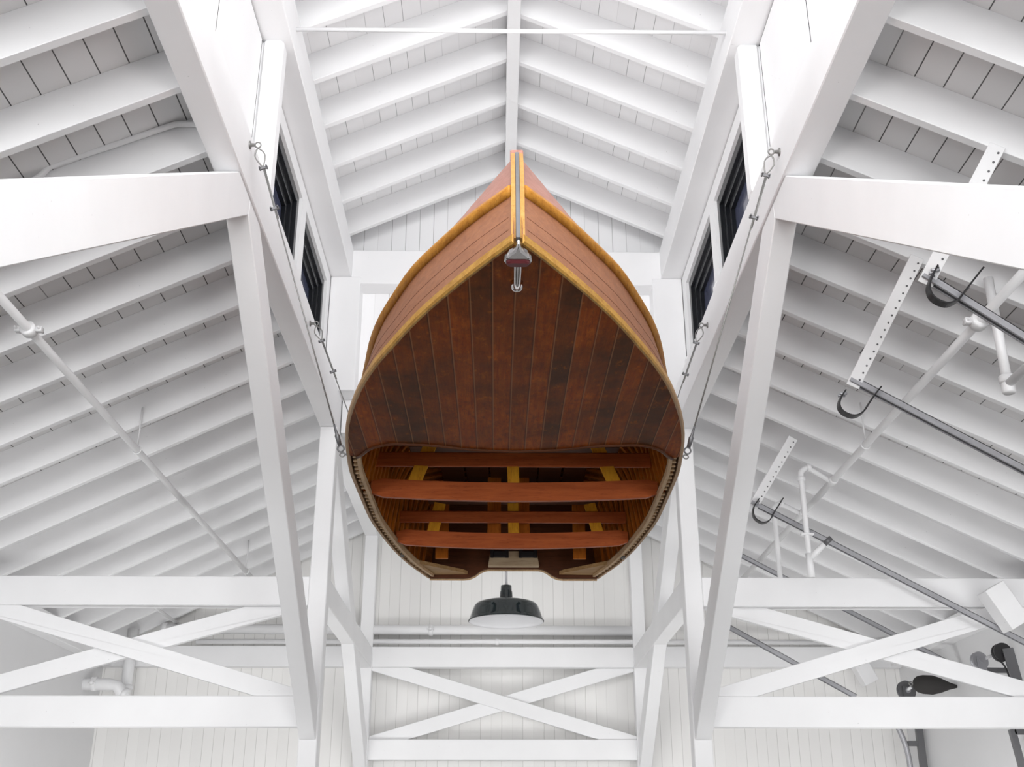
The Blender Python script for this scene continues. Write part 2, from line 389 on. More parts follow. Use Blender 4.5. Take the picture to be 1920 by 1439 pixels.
# rafters
D = .5289
for s, nm in SIDES:
    ys = [3.817 + D * k for k in range(-2, 17)]
    for i, y in enumerate(ys):
        n_from_end = len(ys) - 1 - i
        bm = B(); y0, y1 = y - .048, y
        prism(bm, [(s * 1.56, y0, roof_z(1.56)), (s * 4.70, y0, roof_z(4.70)), (s * 4.70, y0, roof_z(4.70) + .251), (s * 1.56, y0, roof_z(1.56) + .251)], (0, .048, 0), .003)
        timber('aisle_rafter', 'white sloping rafter of %s aisle roof, %s counting from end wall' % (nm, ORD[n_from_end]), 'rafter', bm, 'rafters of the %s aisle roof' % nm)
    ys = [3.84 + D * k for k in range(-1, 10)]
    for i, y in enumerate(ys):
        n_from_end = len(ys) - 1 - i
        bm = B(); y0 = y - .048
        xa, xb = (.078 if s > 0 else .018), 1.66
        prism(bm, [(s * xa, y0, nave_z(xa)), (s * xb, y0, nave_z(xb)), (s * xb, y0, nave_z(xb) + .251), (s * xa, y0, nave_z(xa) + .251)], (0, .048, 0), .003)
        timber('monitor_rafter', 'white rafter on %s slope of high monitor ceiling, %s from the gable' % (nm, ORD[n_from_end]), 'rafter', bm, 'rafters of the %s monitor slope' % nm)

tr = B(); tube(tr, [(-1.36, 5.636, 6.355), (1.36, 5.62, 6.345)], .014, 10)
tag(link('tie_rod', tr, WHITE2, smooth=True), 'thin white rod spanning between top plates high above the bow', 'rod')

# ------------------------------------------------------------------ the boat (hung keel up, bow toward the viewer)
BO = Vector((.012, 5.6, 3.42))
boat = empty('wooden_boat', BO); boat.rotation_euler.z = 0
tag(boat, 'varnished wooden motorboat hung upside down by wires, planked deck facing down', 'boat')
def zg(Y): return 3.42 - .10 * max(0., (5.3 - Y) / 2.3) ** 2
def pchip(xs, ys):
    xs, ys = np.array(xs, float), np.array(ys, float); h = np.diff(xs); dl = np.diff(ys) / h; n = len(xs); d = np.zeros(n)
    for i in range(1, n - 1):
        if dl[i - 1] * dl[i] > 0:
            w1, w2 = 2 * h[i] + h[i - 1], h[i] + 2 * h[i - 1]; d[i] = (w1 + w2) / (w1 / dl[i - 1] + w2 / dl[i])
    d[0], d[-1] = dl[0], dl[-1]
    def f(x):
        x = min(max(x, xs[0]), xs[-1]); i = min(int(np.searchsorted(xs, x, 'right')) - 1, n - 2); t = (x - xs[i]) / h[i]
        return float((2 * t**3 - 3 * t**2 + 1) * ys[i] + (t**3 - 2 * t**2 + t) * h[i] * d[i] + (-2 * t**3 + 3 * t**2) * ys[i + 1] + (t**3 - t**2) * h[i] * d[i + 1])
    return f
YS = 8.0
Gf = pchip([2.97, 3.10, 3.28, 3.5, 3.65, 3.9, 4.1, 4.4, 4.9, 5.16, 5.65, 6.34, 6.96, 7.46, 8.0], [.012, .088, .188, .303, .375, .483, .567, .668, .786, .82, .855, .856, .812, .743, .615])
Sf = pchip([3.13, 3.345, 3.565, 3.77, 4.02, 4.24, 4.48, 4.7, 5.2, 5.65, 6.34, 6.96, 7.46, 8.0], [.012, .154, .277, .382, .478, .555, .618, .662, .755, .80, .81, .78, .71, .59])
Cf = pchip([3.38, 3.48, 3.675, 3.9, 4.035, 4.3, 4.6, 5.2, 6.0, 7.0, 8.0], [.010, .055, .138, .208, .25, .335, .43, .60, .72, .69, .55])
YG0, YSn, YC0, YK0 = 2.97, 3.13, 3.40, 3.54
def boat_x(Y): return -.025 + (Y - 3.2) * .0125 - BO.x + .012     # the boat is hung slightly skewed
def section(t, inset=0., m=(4, 4, 4), off=0.):
    """one half section (gunwale to keel) at lengthwise parameter t; returns list of (half breadth, Y, z)"""
    lv = []
    for y0, fn, dz in ((YG0, Gf, 0.), (YSn, Sf, .26), (YC0, Cf, .54), (YK0, None, .64)):
        Y = y0 + (YS - y0) * t ** 1.35
        b = fn(Y) if fn else .012
        lv.append(Vector((max(b - inset, .006) if fn else .006, Y, zg(Y) + dz - (inset if dz > .6 else inset * .5 if dz > .5 else 0))))
    g, s_, c, k = lv; out = []
    for i in range(m[0]): out.append(g.lerp(s_, i / m[0]))
    P = [g, s_, c, k, k + (k - c) * .2]
    for seg in (1, 2):
        p0, p1, p2, p3 = P[seg - 1], P[seg], P[seg + 1], P[seg + 2]
        for i in range(m[seg]):
            q = i / m[seg]
            out.append(p1.lerp(p2, q) + Vector((1, 0, .5)) * (.022 if seg == 1 else .02) * 4 * q * (1 - q) * min(1, p1.x / .4))
    out.append(k); return out
def bx(v, s): return Vector((BO.x + boat_x(v.y) + s * v.x, v.y, v.z))
NT = 46
def skin(rows_lo, rows_hi, inset, mat_name, mat):
    bm = B(); grid = []
    for i in range(NT + 1):
        sec = section(i / NT, inset)[rows_lo:rows_hi]
        grid.append(([bm.verts.new(bx(p, -1)) for p in sec], [bm.verts.new(bx(p, 1)) for p in sec]))
    for i in range(NT):
        for h_ in (0, 1):
            a, b = grid[i][h_], grid[i + 1][h_]
            for k in range(len(a) - 1): bm.faces.new((a[k], a[k + 1], b[k + 1], b[k]))
    return bm
link('hull_side', skin(0, 5, 0., '', None), HULL, boat, BO, True, 'red-brown planked topside between gunwale and rub rail')
link('hull_bottom', skin(4, 13, 0., '', None), BOTTOM, boat, BO, True, 'pinkish brown planked bottom above the rub rail')
link('hull_lining', skin(0, 13, .022, '', None), LINING, boat, BO, True, 'amber inside planking')
# plank joints on the topside
for s in (-1, 1):
    for row in (1, 2):
        bm = B(); tube(bm, [bx(section(i / NT)[row] + Vector((-.0004, 0, 0)), s) for i in range(1, NT + 1)], .0014, 4)
        link('plank_joint', bm, SEATD, boat, BO, True)
# rub rails
for s in (-1, 1):
    bm = B(); pts = []
    rows = []
    for i in range(0, NT + 1):
        p = section(i / NT)[4]; o_ = Vector((p.x + .002, p.y, p.z))
        rows.append([bm.verts.new(bx(Vector((max(o_.x + dx, .016), o_.y, o_.z + dz)), s)) for dx, dz in ((-.006, -.024), (.018, -.018), (.026, 0), (.018, .018), (-.006, .024))])
    for a, b in zip(rows[:-1], rows[1:]):
        for k in range(4): bm.faces.new((a[k], a[k + 1], b[k + 1], b[k]))
        bm.faces.new((a[4], a[0], b[0], b[4]))
    bm.faces.new(rows[0][::-1]); bm.faces.new(rows[-1])
    link('rub_rail', bm, RAIL, boat, BO, True, 'honey coloured rub rail')
# gunwale rails along the deck edge
def YT(t): return YG0 + (YS - YG0) * t ** 1.35
for s in (-1, 1):
    bm = B(); rows = []
    for i in range(0, NT + 1):
        Y = YT(i / NT); g = Gf(Y); z = zg(Y)
        w = .012
        rows.append([bm.verts.new(bx(Vector((max(g + dx, .014), Y, z + dz)), s)) for dx, dz in ((-w, -.016), (.002, -.016), (.008, -.008), (.006, .016), (-w, .016))])
    for a, b in zip(rows[:-1], rows[1:]):
        for k in range(4): bm.faces.new((a[k], a[k + 1], b[k + 1], b[k]))
        bm.faces.new((a[4], a[0], b[0], b[4]))
    bm.faces.new(rows[0][::-1]); bm.faces.new(rows[-1])
    link('gunwale', bm, GUNW, boat, BO, False, 'honey coloured gunwale edge of the deck')
    # open inwale: inner strip joined to the gunwale by spaced blocks
    bm = B(); rows = []
    Ys = [5.27 + (7.93 - 5.27) * i / 40 for i in range(41)]
    for Y in Ys:
        g = Gf(Y); z = zg(Y)
        rows.append([bm.verts.new(bx(Vector((g + dx, Y, z + dz)), s)) for dx, dz in ((-.062, -.018), (-.044, -.018), (-.044, .02), (-.062, .02))])
    for a, b in zip(rows[:-1], rows[1:]):
        for k in range(4): bm.faces.new((a[k], a[(k + 1) % 4], b[(k + 1) % 4], b[k]))
    bm.faces.new(rows[0][::-1]); bm.faces.new(rows[-1])
    Y = 5.30
    while Y < 7.9:
        g0, g1 = Gf(Y), Gf(Y + .014); z = zg(Y)
        pol = [bx(Vector((g0 - .046, Y, z - .012)), s), bx(Vector((g0 - .022, Y, z - .012)), s), bx(Vector((g1 - .022, Y + .014, z - .012)), s), bx(Vector((g1 - .046, Y + .014, z - .012)), s)]
        prism(bm, pol, (0, 0, .03)); Y += .066 if abs(Y - 5.85) > .05 else .10
    link('inwale', bm, INW, boat, BO, False, 'weathered inner strip with a row of dark slots')
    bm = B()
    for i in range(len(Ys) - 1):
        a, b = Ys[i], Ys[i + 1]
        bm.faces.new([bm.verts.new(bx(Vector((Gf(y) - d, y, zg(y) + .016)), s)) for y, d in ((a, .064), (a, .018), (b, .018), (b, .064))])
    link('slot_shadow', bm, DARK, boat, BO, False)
# deck
coam_s = pchip([0, .25, .55, .72, .84, .91, .945, 1.0], [5.121, 5.10, 5.047, 5.05, 5.105, 5.20, 5.28, 5.265])
bm = B(); NS, NR = 40, 40; rows = []
def deck_pt(sv, r):
    Yc = coam_s(abs(sv)); Y = 2.985 + (Yc - 2.985) * (r ** 1.2)
    x = sv * (Gf(Y) - .008)
    return Vector((x, Y, zg(Y) - .016 - .022 * (1 - sv * sv) * min(1, Gf(Y) / .5)))
for i in range(NR + 1):
    rows.append([bm.verts.new(bx(deck_pt(-1 + 2 * j / NS, i / NR), 1)) for j in range(NS + 1)])
for i in range(NR):
    for j in range(NS): bm.faces.new((rows[i][j], rows[i][j + 1], rows[i + 1][j + 1], rows[i + 1][j]))
ret = bmesh.ops.solidify(bm, geom=list(bm.faces), thickness=-.016)
link('foredeck', bm, DECK, boat, BO, True, 'dark red-brown foredeck of narrow lengthwise planks')
# coaming trim around the cockpit front
bm = B(); tube(bm, [bx(deck_pt(-.955 + 1.91 * j / 60, 1.) + Vector((0, .004, -.002)), 1) for j in range(61)], .0085, 8)
link('coaming', bm, SEATD, boat, BO, True, 'thin rounded edge of the foredeck')
# stem: two pale cheeks and a dark band, running up the bow
prof = [(3.005, .0), (3.06, .1), (3.135, .26), (3.27, .42), (3.405, .54), (3.53, .625)]
stem_pts = spline([(BO.x + boat_x(y), y - .012, zg(y) + dz) for y, dz in prof], 6)
for k, (off, w, mat, nm, proud) in enumerate(((-.0145, .0082, CHEEK, 'stem_cheek', 0.), (.0145, .0082, CHEEK, 'stem_cheek', 0.), (0., .0072, STEELD, 'stem_band', .004))):
    bm = B(); rows = []
    for i, p in enumerate(stem_pts):
        a, b_ = stem_pts[max(i - 1, 0)], stem_pts[min(i + 1, len(stem_pts) - 1)]; d = (b_ - a).normalized(); nrm = Vector((0, -d.z, d.y))
        c = p + Vector((off, 0, 0))
        rows.append([bm.verts.new(c + Vector((sx_ * w / 1.15, 0, 0)) + nrm * h_) for sx_, h_ in ((-1, -.012), (-1, .012 + proud), (1, .012 + proud), (1, -.012))])
    for a, b_ in zip(rows[:-1], rows[1:]):
        for j in range(4): bm.faces.new((a[j], a[(j + 1) % 4], b_[(j + 1) % 4], b_[j]))
    bm.faces.new(rows[0][::-1]); bm.faces.new(rows[-1])
    link(nm, bm, mat, boat, BO, False)
kl = B(); beam(kl, (BO.x + boat_x(3.58), 3.56, zg(3.6) + .655), (BO.x + boat_x(8), 7.98, zg(8) + .655), .05, .05)
link('keel', kl, BOTTOM, boat, BO)
# transom with the motor cut-out
zt0 = zg(8.0); secT = section(1.)
ol = [(-v.x, v.z) for v in secT] + [(v.x, v.z) for v in reversed(secT)]
notch = [(.36, 0.), (.32, .004), (.28, .022), (.24, .052), (.205, .066), (.18, .07)]
xc = BO.x + boat_x(8.0)
low = [(x, zt0 - .02 + dz) for x, dz in notch] + [(-x, zt0 - .02 + dz) for x, dz in reversed(notch)]
outline = [(-secT[0].x + .012, zt0 - .02)] + [(-v.x + .012, v.z) for v in secT[1:]] + [(v.x - .012, v.z) for v in reversed(secT[1:])] + [(secT[0].x - .012, zt0 - .02)] + low
bm = B(); prism(bm, [(xc + x, 7.965, z) for x, z in outline], (0, .03, 0))
link('transom', bm, [SEATD], boat, BO, False, 'transom with a shallow motor cut-out')
bm = B(); pts = [(xc + secT[0].x - .01, zt0 - .022)] + [(xc + x, z - .003) for x, z in low] + [(xc - secT[0].x + .01, zt0 - .022)]
tube(bm, [(x, 8.0, z) for x, z in pts], .009, 6); link('transom_edge', bm, INW, boat, BO, True, 'pale worn transom edge')
# quarter knees and motor pad
for s in (-1, 1):
    bm = B(); pol = [bx(Vector((Gf(7.60) - .05, 7.60, zt0 + .0)), s), bx(Vector((Gf(7.93) - .03, 7.95, zt0)), s), bx(Vector((.33, 7.95, zt0 + .004)), s), bx(Vector((.36, 7.90, zt0 + .004)), s)]
    prism(bm, pol, (0, 0, .025)); link('quarter_knee', bm, KNEE, boat, BO)
pd = B(); prism(pd, [(xc - .185, 7.90, zt0 + .055), (xc + .185, 7.90, zt0 + .055), (xc + .165, 7.90, zt0 + .165), (xc - .165, 7.90, zt0 + .165)], (0, .06, 0), .004)
pad = link('motor_pad', pd, CREAM, boat, None, False, 'pale motor mounting pad at the transom')
for s in (-1, 1):
    bm = B(); beam(bm, (xc + s * .145, 7.885, zt0 + .135), (xc + s * .055, 7.885, zt0 + .135), .03, .045)
    for dx in (.155, .05): tube(bm, [(xc + s * dx, 7.88, zt0 + .11), (xc + s * dx, 7.88, zt0 + .165)], .014, 8)
    link('clamp_bracket', bm, BLACK, pad)
# ribs
for i, Y in enumerate([5.05 + .118 * k for k in range(24)]):
    t = ((Y - YG0) / (YS - YG0)) ** (1 / 1.35)
    for s in (-1, 1):
        sec = section(t, .022); sec2 = section(t, .038); bm = B(); rows = []
        for a, b_ in zip(sec, sec2):
            c = [Vector((q.x, Y + dy + (q.y - sec[0].y) * .15, q.z)) for q, dy in ((a, 0), (b_, 0), (b_, .04), (a, .04))]
            rows.append([bm.verts.new(bx(v, s)) for v in c])
        for a, b_ in zip(rows[:-1], rows[1:]):
            for k in range(4): bm.faces.new((a[k], a[(k + 1) % 4], b_[(k + 1) % 4], b_[k]))
        link('rib', bm, RIB, boat, BO)
# floor boards in the bottom, lengthwise
for k, x in enumerate((-.42, -.25, -.085, .085, .25, .42)):
    bm = B(); beam(bm, (BO.x + boat_x(5) + x, 5.0, 3.42 + .50), (BO.x + boat_x(7.8) + x * .95, 7.85, 3.42 + .50), .15, .016)
    link('floor_board', bm, SEATD, boat, BO)
# seat backs: straight lower rail, bowed top rail, three yellow slats
def seat_back(Y, lo, hi, slats, xl, xh, h_lo, h_hi, bow):
    e = empty('seat_back', (0, Y - BO.y, 0)); e.parent = boat; e.location = Vector((BO.x + boat_x(Y), Y, lo)) - BO
    c = BO.x + boat_x(Y)
    bm = B(); box(bm, c + xl[0], c + xl[1], Y + .005, Y + .03, lo - h_lo / 2, lo + h_lo / 2, .006); link('rail', bm, THW, e, None, False)
    bm = B(); n = 24; rows = []
    for i in range(n + 1):
        q = i / n; x = xh[0] + (xh[1] - xh[0]) * q; u = 2 * q - 1
        zc = hi - bow * (1 - u * u); hh = h_hi / 2 * (1 - .35 * max(0, (abs(u) - .93) / .07) ** 2); yc = Y - .035 - .03 * (1 - u * u)
        rows.append([bm.verts.new((c + x, yc + dy, zc + dz)) for dy, dz in ((-.014, -hh), (.014, -hh), (.014, hh), (-.014, hh))])
    for a, b_ in zip(rows[:-1], rows[1:]):
        for k in range(4): bm.faces.new((a[k], a[(k + 1) % 4], b_[(k + 1) % 4], b_[k]))
    bm.faces.new(rows[0][::-1]); bm.faces.new(rows[-1])
    link('top_rail', bm, THW, e, None, False)
    for (xt, zt, xb, zb, w) in slats:
        bm = B(); beam(bm, (c + xt, Y + .045, zt), (c + xb, Y + .0, zb), w, .016, (0, 1, 0), .002); link('slat', bm, SLAT, e)
seat_back(6.02, 3.645, 3.462, [(-.465, 3.79, -.565, 3.50, .075), (-.012, 3.79, -.005, 3.48, .066), (.455, 3.79, .565, 3.50, .075)], (-.80, .78), (-.80, .80), .085, .105, .035)
seat_back(7.05, 3.600, 3.452, [(-.485, 3.70, -.53, 3.47, .075), (-.005, 3.70, .0, 3.45, .07), (.50, 3.70, .55, 3.47, .075)], (-.745, .735), (-.755, .735), .078, .10, .035)
for Y, w in ((6.35, .62), (7.25, .58)):
    bm = B(); box(bm, BO.x + boat_x(Y) - w, BO.x + boat_x(Y) + w, Y - .15, Y + .14, 3.78, 3.80, .004); link('bench_board', bm, SEATD, boat, None)
for Y, xs_ in ((7.2, (-.13, .06)), (7.62, (-.50, .46))):
    for x in xs_:
        bm = B(); box(bm, BO.x + boat_x(Y) + x - .045, BO.x + boat_x(Y) + x + .045, Y, Y + .03, 3.46, 3.92, .004); link('seat_support', bm, RIB, boat, None)
# bow light and cleat
bl = empty('bow_light', (0, 0, 0)); bl.parent = boat; cx = BO.x + boat_x(3.05); bl.location = Vector((cx, 3.05, 3.29)) - BO
zz = 3.300
def capsule(w, r, y, n=28): return [(cx + (w if math.cos(a) > 0 else -w) + r * math.cos(a), y + r * math.sin(a)) for a in [2 * math.pi * k / n + .01 for k in range(n)]]
bm = B()
prism(bm, [(cx + x, y, zz + .004) for x, y in ((-.004, 2.945), (.004, 2.945), (.013, 2.985), (.032, 3.012), (.036, 3.03), (-.036, 3.03), (-.032, 3.012), (-.013, 2.985))], (0, 0, -.026), .006)
link('chrome_cap', bm, CHROME, bl)
bm = B(); prism(bm, [(x, y, zz + .004) for x, y in capsule(.021, .023, 3.050)], (0, 0, -.024), .004); link('lens_rim', bm, CHROME, bl)
bm = B(); prism(bm, [(x, y, zz) for x, y in capsule(.020, .017, 3.052)], (0, 0, -.030), .005); link('red_lens', bm, REDLENS, bl)
bm = B(); tube(bm, spline([(cx, 3.074, zz - .012), (cx, 3.10, zz - .026), (cx, 3.17, zz - .032), (cx, 3.225, zz - .018)], 5), [.019] + [.0125] * 13 + [.011] * 2, 12)
lathe(bm, (cx, 3.235, zz + .008), (0, 0, -1), [(0, .021), (.018, .021), (.03, .015), (.034, .005)], 20, True, True)
link('cleat', bm, CHROME, bl, None, True)
# ring eyes on the gunwale
eyes = {}
for s, nm in SIDES:
    for key, (u, v) in (('bow', (642, 853) if s < 0 else (1286, 857)), ('stern', (753, 1042) if s < 0 else (1168, 1046))):
        p = atZ(u, v, 3.405); eyes[s, key] = p
        bm = B(); tube(bm, arc(p, .0125, 0, 2 * math.pi, (1, 0, 0), (0, .35, .94), 16)[:-1], .0036, 8, True)
        inner = Vector((BO.x + boat_x(p.y) + s * (Gf(p.y) + .0), p.y, 3.412)); tube(bm, [p - Vector((s * .016, 0, 0)), inner], .005, 8)
        link('ring_eye', bm, WIRE, boat, None, True, 'steel ring eye')

# ------------------------------------------------------------------ suspension wires
hooks = {(-1, 'bow'): (468, 272), (1, 'bow'): (1462, 285), (-1, 'stern'): (581, 607), (1, 'stern'): (1327, 610)}
for s, nm in SIDES:
    for key in ('bow', 'stern'):
        H = atX(*hooks[s, key], s * XP); E_ = eyes[s, key]
        root = empty('hanging_wire', H)
        tag(root, ('steel wire from %s plate beam down to the boat beside the foredeck' if key == 'bow' else 'steel wire from %s plate beam running behind the boat to its stern') % nm, 'wire')
        q = -s
        bm = B(); lathe(bm, H + Vector((-q * .0, 0, 0)), (q, 0, 0), [(0, .022), (.006, .022), (.008, .01), (.03, .009)], 12, False, True)
        tube(bm, arc(H + Vector((q * .045, 0, -.0)), .015, 0, 2 * math.pi, (1, 0, 0), (0, .3, -.95), 14)[:-1], .0042, 8, True)
        link('eye_bolt', bm, WIRE, root, None, True)
        A0 = H + Vector((q * .045, 0, -.018)); dirv = (E_ - A0).normalized(); side = dirv.cross(Vector((0, 1, 0))).normalized()
        lp = [A0, A0 + dirv * .03 + side * .022, A0 + dirv * .06 + side * .024, A0 + dirv * .11, A0 + dirv * .06 - side * .024, A0 + dirv * .03 - side * .022]
        bm = B(); tube(bm, spline(lp + [A0], 5), .0042, 6); link('loop', bm, WIRE, root, None, True)
        for k, dd in enumerate((.12, .36)):
            c = A0 + dirv * dd; bm = B(); beam(bm, c - side * .024, c + side * .024, .012, .016, dirv, .002)
            for q_ in (-1, 1): tube(bm, [c + side * .018 * q_ - Vector((0, .02, 0)), c + side * .018 * q_ + Vector((0, .015, 0))], .005, 6)
            link('wire_clamp', bm, STEELD, root, None)
        bm = B(); tube(bm, [A0 + dirv * .12 + side * .007, A0 + dirv * .42 + side * .005], .0036, 6); link('wire_tail', bm, WIRE, root, None, True)
        Ls = (E_ - A0).length; end = A0 + dirv * (Ls - .11)
        bm = B(); tube(bm, [A0 + dirv * .11, end], .0042, 6); link('cable', bm, WIRE, root, None, True)
        bm = B(); tube(bm, [end - dirv * .05, end, end + dirv * .01, end + dirv * .06], [.005, .008, .013, .010], 10)
        tube(bm, arc(end + dirv * .078, .016, 0, 2 * math.pi, dirv, side, 14)[:-1], .0042, 8, True); link('swivel_hook', bm, STEELD, root, None, True)

# ------------------------------------------------------------------ pendant lamp beyond the stern
LY = 9.2; lc = atY(949, 1166, LY); rad = (atY(1020.5, 1166, LY).x - atY(878.5, 1166, LY).x) / 2; k = rad / .305
lamp = empty('pendant_lamp', lc); tag(lamp, 'dark green enamel dome pendant lamp hanging beyond the boat stern', 'lamp')
shade = [(0, .305), (.004, .307), (.012, .301), (.03, .293), (.08, .276), (.118, .262), (.140, .244), (.152, .212), (.160, .15), (.166, .08), (.168, .055)]
bm = B(); lathe(bm, lc, (0, 0, 1), [(h * k, r * k) for h, r in shade], 56); link('lamp_shade', bm, GREEN, lamp, None, True)
bm = B(); lathe(bm, lc - Vector((0, 0, .002)), (0, 0, 1), [((h - .004) * k, (r - .006) * k) for h, r in shade] + [(.165 * k, .001)], 56); link('reflector', bm, ENAMEL, lamp, None, True)
bm = B(); lathe(bm, lc + Vector((0, 0, .165 * k)), (0, 0, 1), [(0, .064 * k), (.02, .054 * k), (.075 * k, .050 * k), (.08 * k, .046 * k), (.125 * k, .044 * k), (.128 * k, .02)], 28, False, True); link('lamp_neck', bm, GREEN, lamp, None, True)
bm = B(); tube(bm, [lc + Vector((0, 0, .285 * k)), lc + Vector((0, 0, .32 * k)), (lc.x, lc.y, 5.14)], [.016, .011, .009], 10); link('stem', bm, ENAMEL, lamp, None, True)
bm = B(); lathe(bm, lc - Vector((0, 0, -.05)), (0, 0, 1), [(0, .005), (.01, .03), (.04, .042), (.07, .03), (.1, .018)], 20, True, True); link('bulb', bm, ENAMEL, lamp, None, True)

# ------------------------------------------------------------------ pipes
def pipe(name, label, pts, r, fittings=(), cat='pipe', mat=WHITE2, closed_end=True):
    root = empty(name, pts[0]); tag(root, label, cat)
    bm = B(); tube(bm, pts, r, 14); link('tube', bm, mat, root, None, True)
    for kind, p, ax, rr, ln in fittings:
        p, ax = Vector(p), Vector(ax).normalized(); bm = B()
        lathe(bm, p - ax * ln / 2, ax, [(0, rr * .85), (ln * .12, rr), (ln * .88, rr), (ln, rr * .85)], 16, True, True)
        if kind == 'coupling':
            sd = ax.cross(Vector((0, 0, 1)) if abs(ax.z) < .8 else Vector((1, 0, 0))).normalized()
            for q in (-1, 1): beam(bm, p + sd * rr * q * .9, p + sd * (rr + .03) * q, ln * .5, ln * .6, ax, .003); tube(bm, [p + sd * (rr + .018) * q - ax * .04, p + sd * (rr + .018) * q + ax * .04], .007, 8)
        link(kind, bm, mat, root, None, True)
    return root
Yd = (0, 1, 0)
XL = -2.605; ZL = 4.187
pl = pipe('sprinkler_pipe', 'long white pipe hung lengthwise under the left aisle rafters', [(XL, 3.2, ZL), (XL, 12.1, ZL)], .024,
          [('coupling', (XL, atX(55, 615, XL).y, ZL), Yd, .043, .06)])
for v in ((258, 835), (462, 1060), ):
    y = atX(v[0], v[1], XL).y; bm = B(); tube(bm, [(XL, y, ZL + .02), (XL + .0, y, roof_z(XL) + .12)], .006, 6); tube(bm, arc((XL, y, ZL), .03, 0, 2 * math.pi, (1, 0, 0), (0, 0, 1), 12)[:-1], .005, 6, True)
    link('pipe_hanger', bm, WHITE2, pl, None, True)
XR = 2.522; ZR = 4.228
ya = atX(1560, 893, XR).y; yb = atX(1505, 962, XR).y; yc_ = atX(1835, 600, XR).y
pr = pipe('sprinkler_pipe', 'long white pipe hung lengthwise under the right aisle rafters', [(XR, 3.2, ZR), (XR, 12.1, ZR)], .026,
          [('coupling', (XR, yc_, ZR), Yd, .05, .07), ('tee', (XR, ya, ZR), Yd, .036, .09), ('tee', (XR, yb, ZR), Yd, .036, .09)])
for u, v in ((1622, 825),):
    y = atX(u, v, XR).y; bm = B(); tube(bm, [(XR, y, ZR + .02), (XR, y, roof_z(XR) + .12)], .006, 6); tube(bm, arc((XR, y, ZR), .033, 0, 2 * math.pi, (1, 0, 0), (0, 0, 1), 12)[:-1], .005, 6, True)
    link('pipe_hanger', bm, WHITE2, pr, None, True)
for (yy, top, bot, lab, head) in ((ya, (1500, 878), (1519, 1078), 'white drop pipe with sprinkler head before the right aisle tie beam', True), (yb, (1450, 945), (1462, 1085), 'white drop pipe farther back in right aisle, elbow behind black hook', False)):
    T = atY(*top, yy); Bt = atY(*bot, yy); Bt.x = T.x; 
    el = arc((T.x + .06, yy, T.z - .06), .06, math.pi, math.pi / 2, (1, 0, 0), (0, 0, 1), 6)
    br = [(XR - .02, yy, ZR), (T.x + .06, yy, T.z)]
    root = pipe('drop_pipe', lab, [Vector(br[0])] + [Vector(br[1])] + el[::-1][1:] + [Vector((T.x, yy, Bt.z))], .021,
                [('collar', (T.x, yy, T.z - .09), (0, 0, 1), .032, .03), ('collar', (T.x + .07, yy, T.z), (1, 0, 0), .032, .03)])
    if head:
        j = Vector((T.x, yy, Bt.z + .12)); t2 = j + Vector((.11, -.05, .10))
        bm = B(); tube(bm, [j, t2], .022, 10); tube(bm, [Vector((T.x, yy, Bt.z + .16)), Vector((T.x, yy, Bt.z - .02))], .028, 12); link('elbow_arm', bm, WHITE2, root, None, True)
        bm = B(); tube(bm, [t2, t2 + Vector((.05, -.02, .045))], .02, 10); link('sprinkler_head', bm, STEELD, root, None, True)
        bm = B(); box(bm, T.x - .05, T.x + .05, yy - .025, yy + .025, Bt.z + .30, Bt.z + .315, .003); link('clip', bm, WHITE2, root)
# vertical drop near the right edge
Yv = atX(1868, 560, XR + .06).y; T = atY(1846, 497, Yv); Bt = atY(1893, 728, Yv); x_ = (T.x + Bt.x) / 2
root = pipe('drop_pipe', 'white drop pipe at right edge below the bright strut, elbow at its foot', [(x_, Yv, roof_z(x_) + .02), (x_, Yv, Bt.z)], .026,
            [('collar', (x_, Yv, Bt.z + .05), (0, 0, 1), .04, .04), ('collar', (x_, Yv, Bt.z), (0, 0, 1), .034, .06), ('clip', (x_, Yv, (Bt.z + T.z) / 2 + .02), (0, 0, 1), .032, .02)])
bm = B(); tube(bm, [(x_, Yv, Bt.z + .02), (x_ - .0, Yv - .75, Bt.z + .03)], .022, 12); link('branch', bm, WHITE2, root, None, True)
# end wall pipes
pipe('wall_pipe', 'thick white pipe running along the end wall behind the pendant lamp', [(-3.7, 12.22, 3.80), (1.45, 12.22, 3.785)], .052,
     [('coupling', (atY(808, 1182, 12.22).x, 12.22, 3.79), (1, 0, 0), .06, .05), ('collar', (atY(692, 1182, 12.22).x, 12.22, 3.79), (1, 0, 0), .058, .04), ('collar', (-3.66, 12.22, 3.80), (1, 0, 0), .066, .05)])
pipe('wall_conduit', 'thin white conduit lying on the upper end wall beam', [(-3.3, 12.2, 3.66), (4.2, 12.2, 3.665)], .026, [('clip', (atY(932, 1208, 12.2).x, 12.2, 3.66), (1, 0, 0), .034, .04)])
# riser cluster in the left aisle
ry = 11.9
p1, p2, p3 = atY(120, 1284, ry), atY(205, 1284, ry), atY(238, 1300, ry)
pipe('riser_valve', 'white flanged valve pipe end low in the left aisle behind cross brace', [p1, p2, p2 + Vector((.09, .0, -.02)), p3 + Vector((0, 0, -.08))], .062,
     [('end_cap', p1, (1, 0, 0), .074, .03), ('coupling', atY(177, 1283, ry), (1, 0, 0), .074, .06), ('collar', p3 + Vector((-.02, 0, -.02)), (1, 0, -.5), .072, .05)])
p4 = atY(243, 1238, 12.15); p5 = atY(236, 1300, 12.15)
pipe('riser_pipe', 'vertical white riser pipe by end wall in the left aisle', [(p4.x, 12.15, 3.78), (p4.x, 12.15, p5.z - .3)], .06, [('coupling', (p4.x, 12.15, p5.z + .06), (0, 0, 1), .072, .05)])
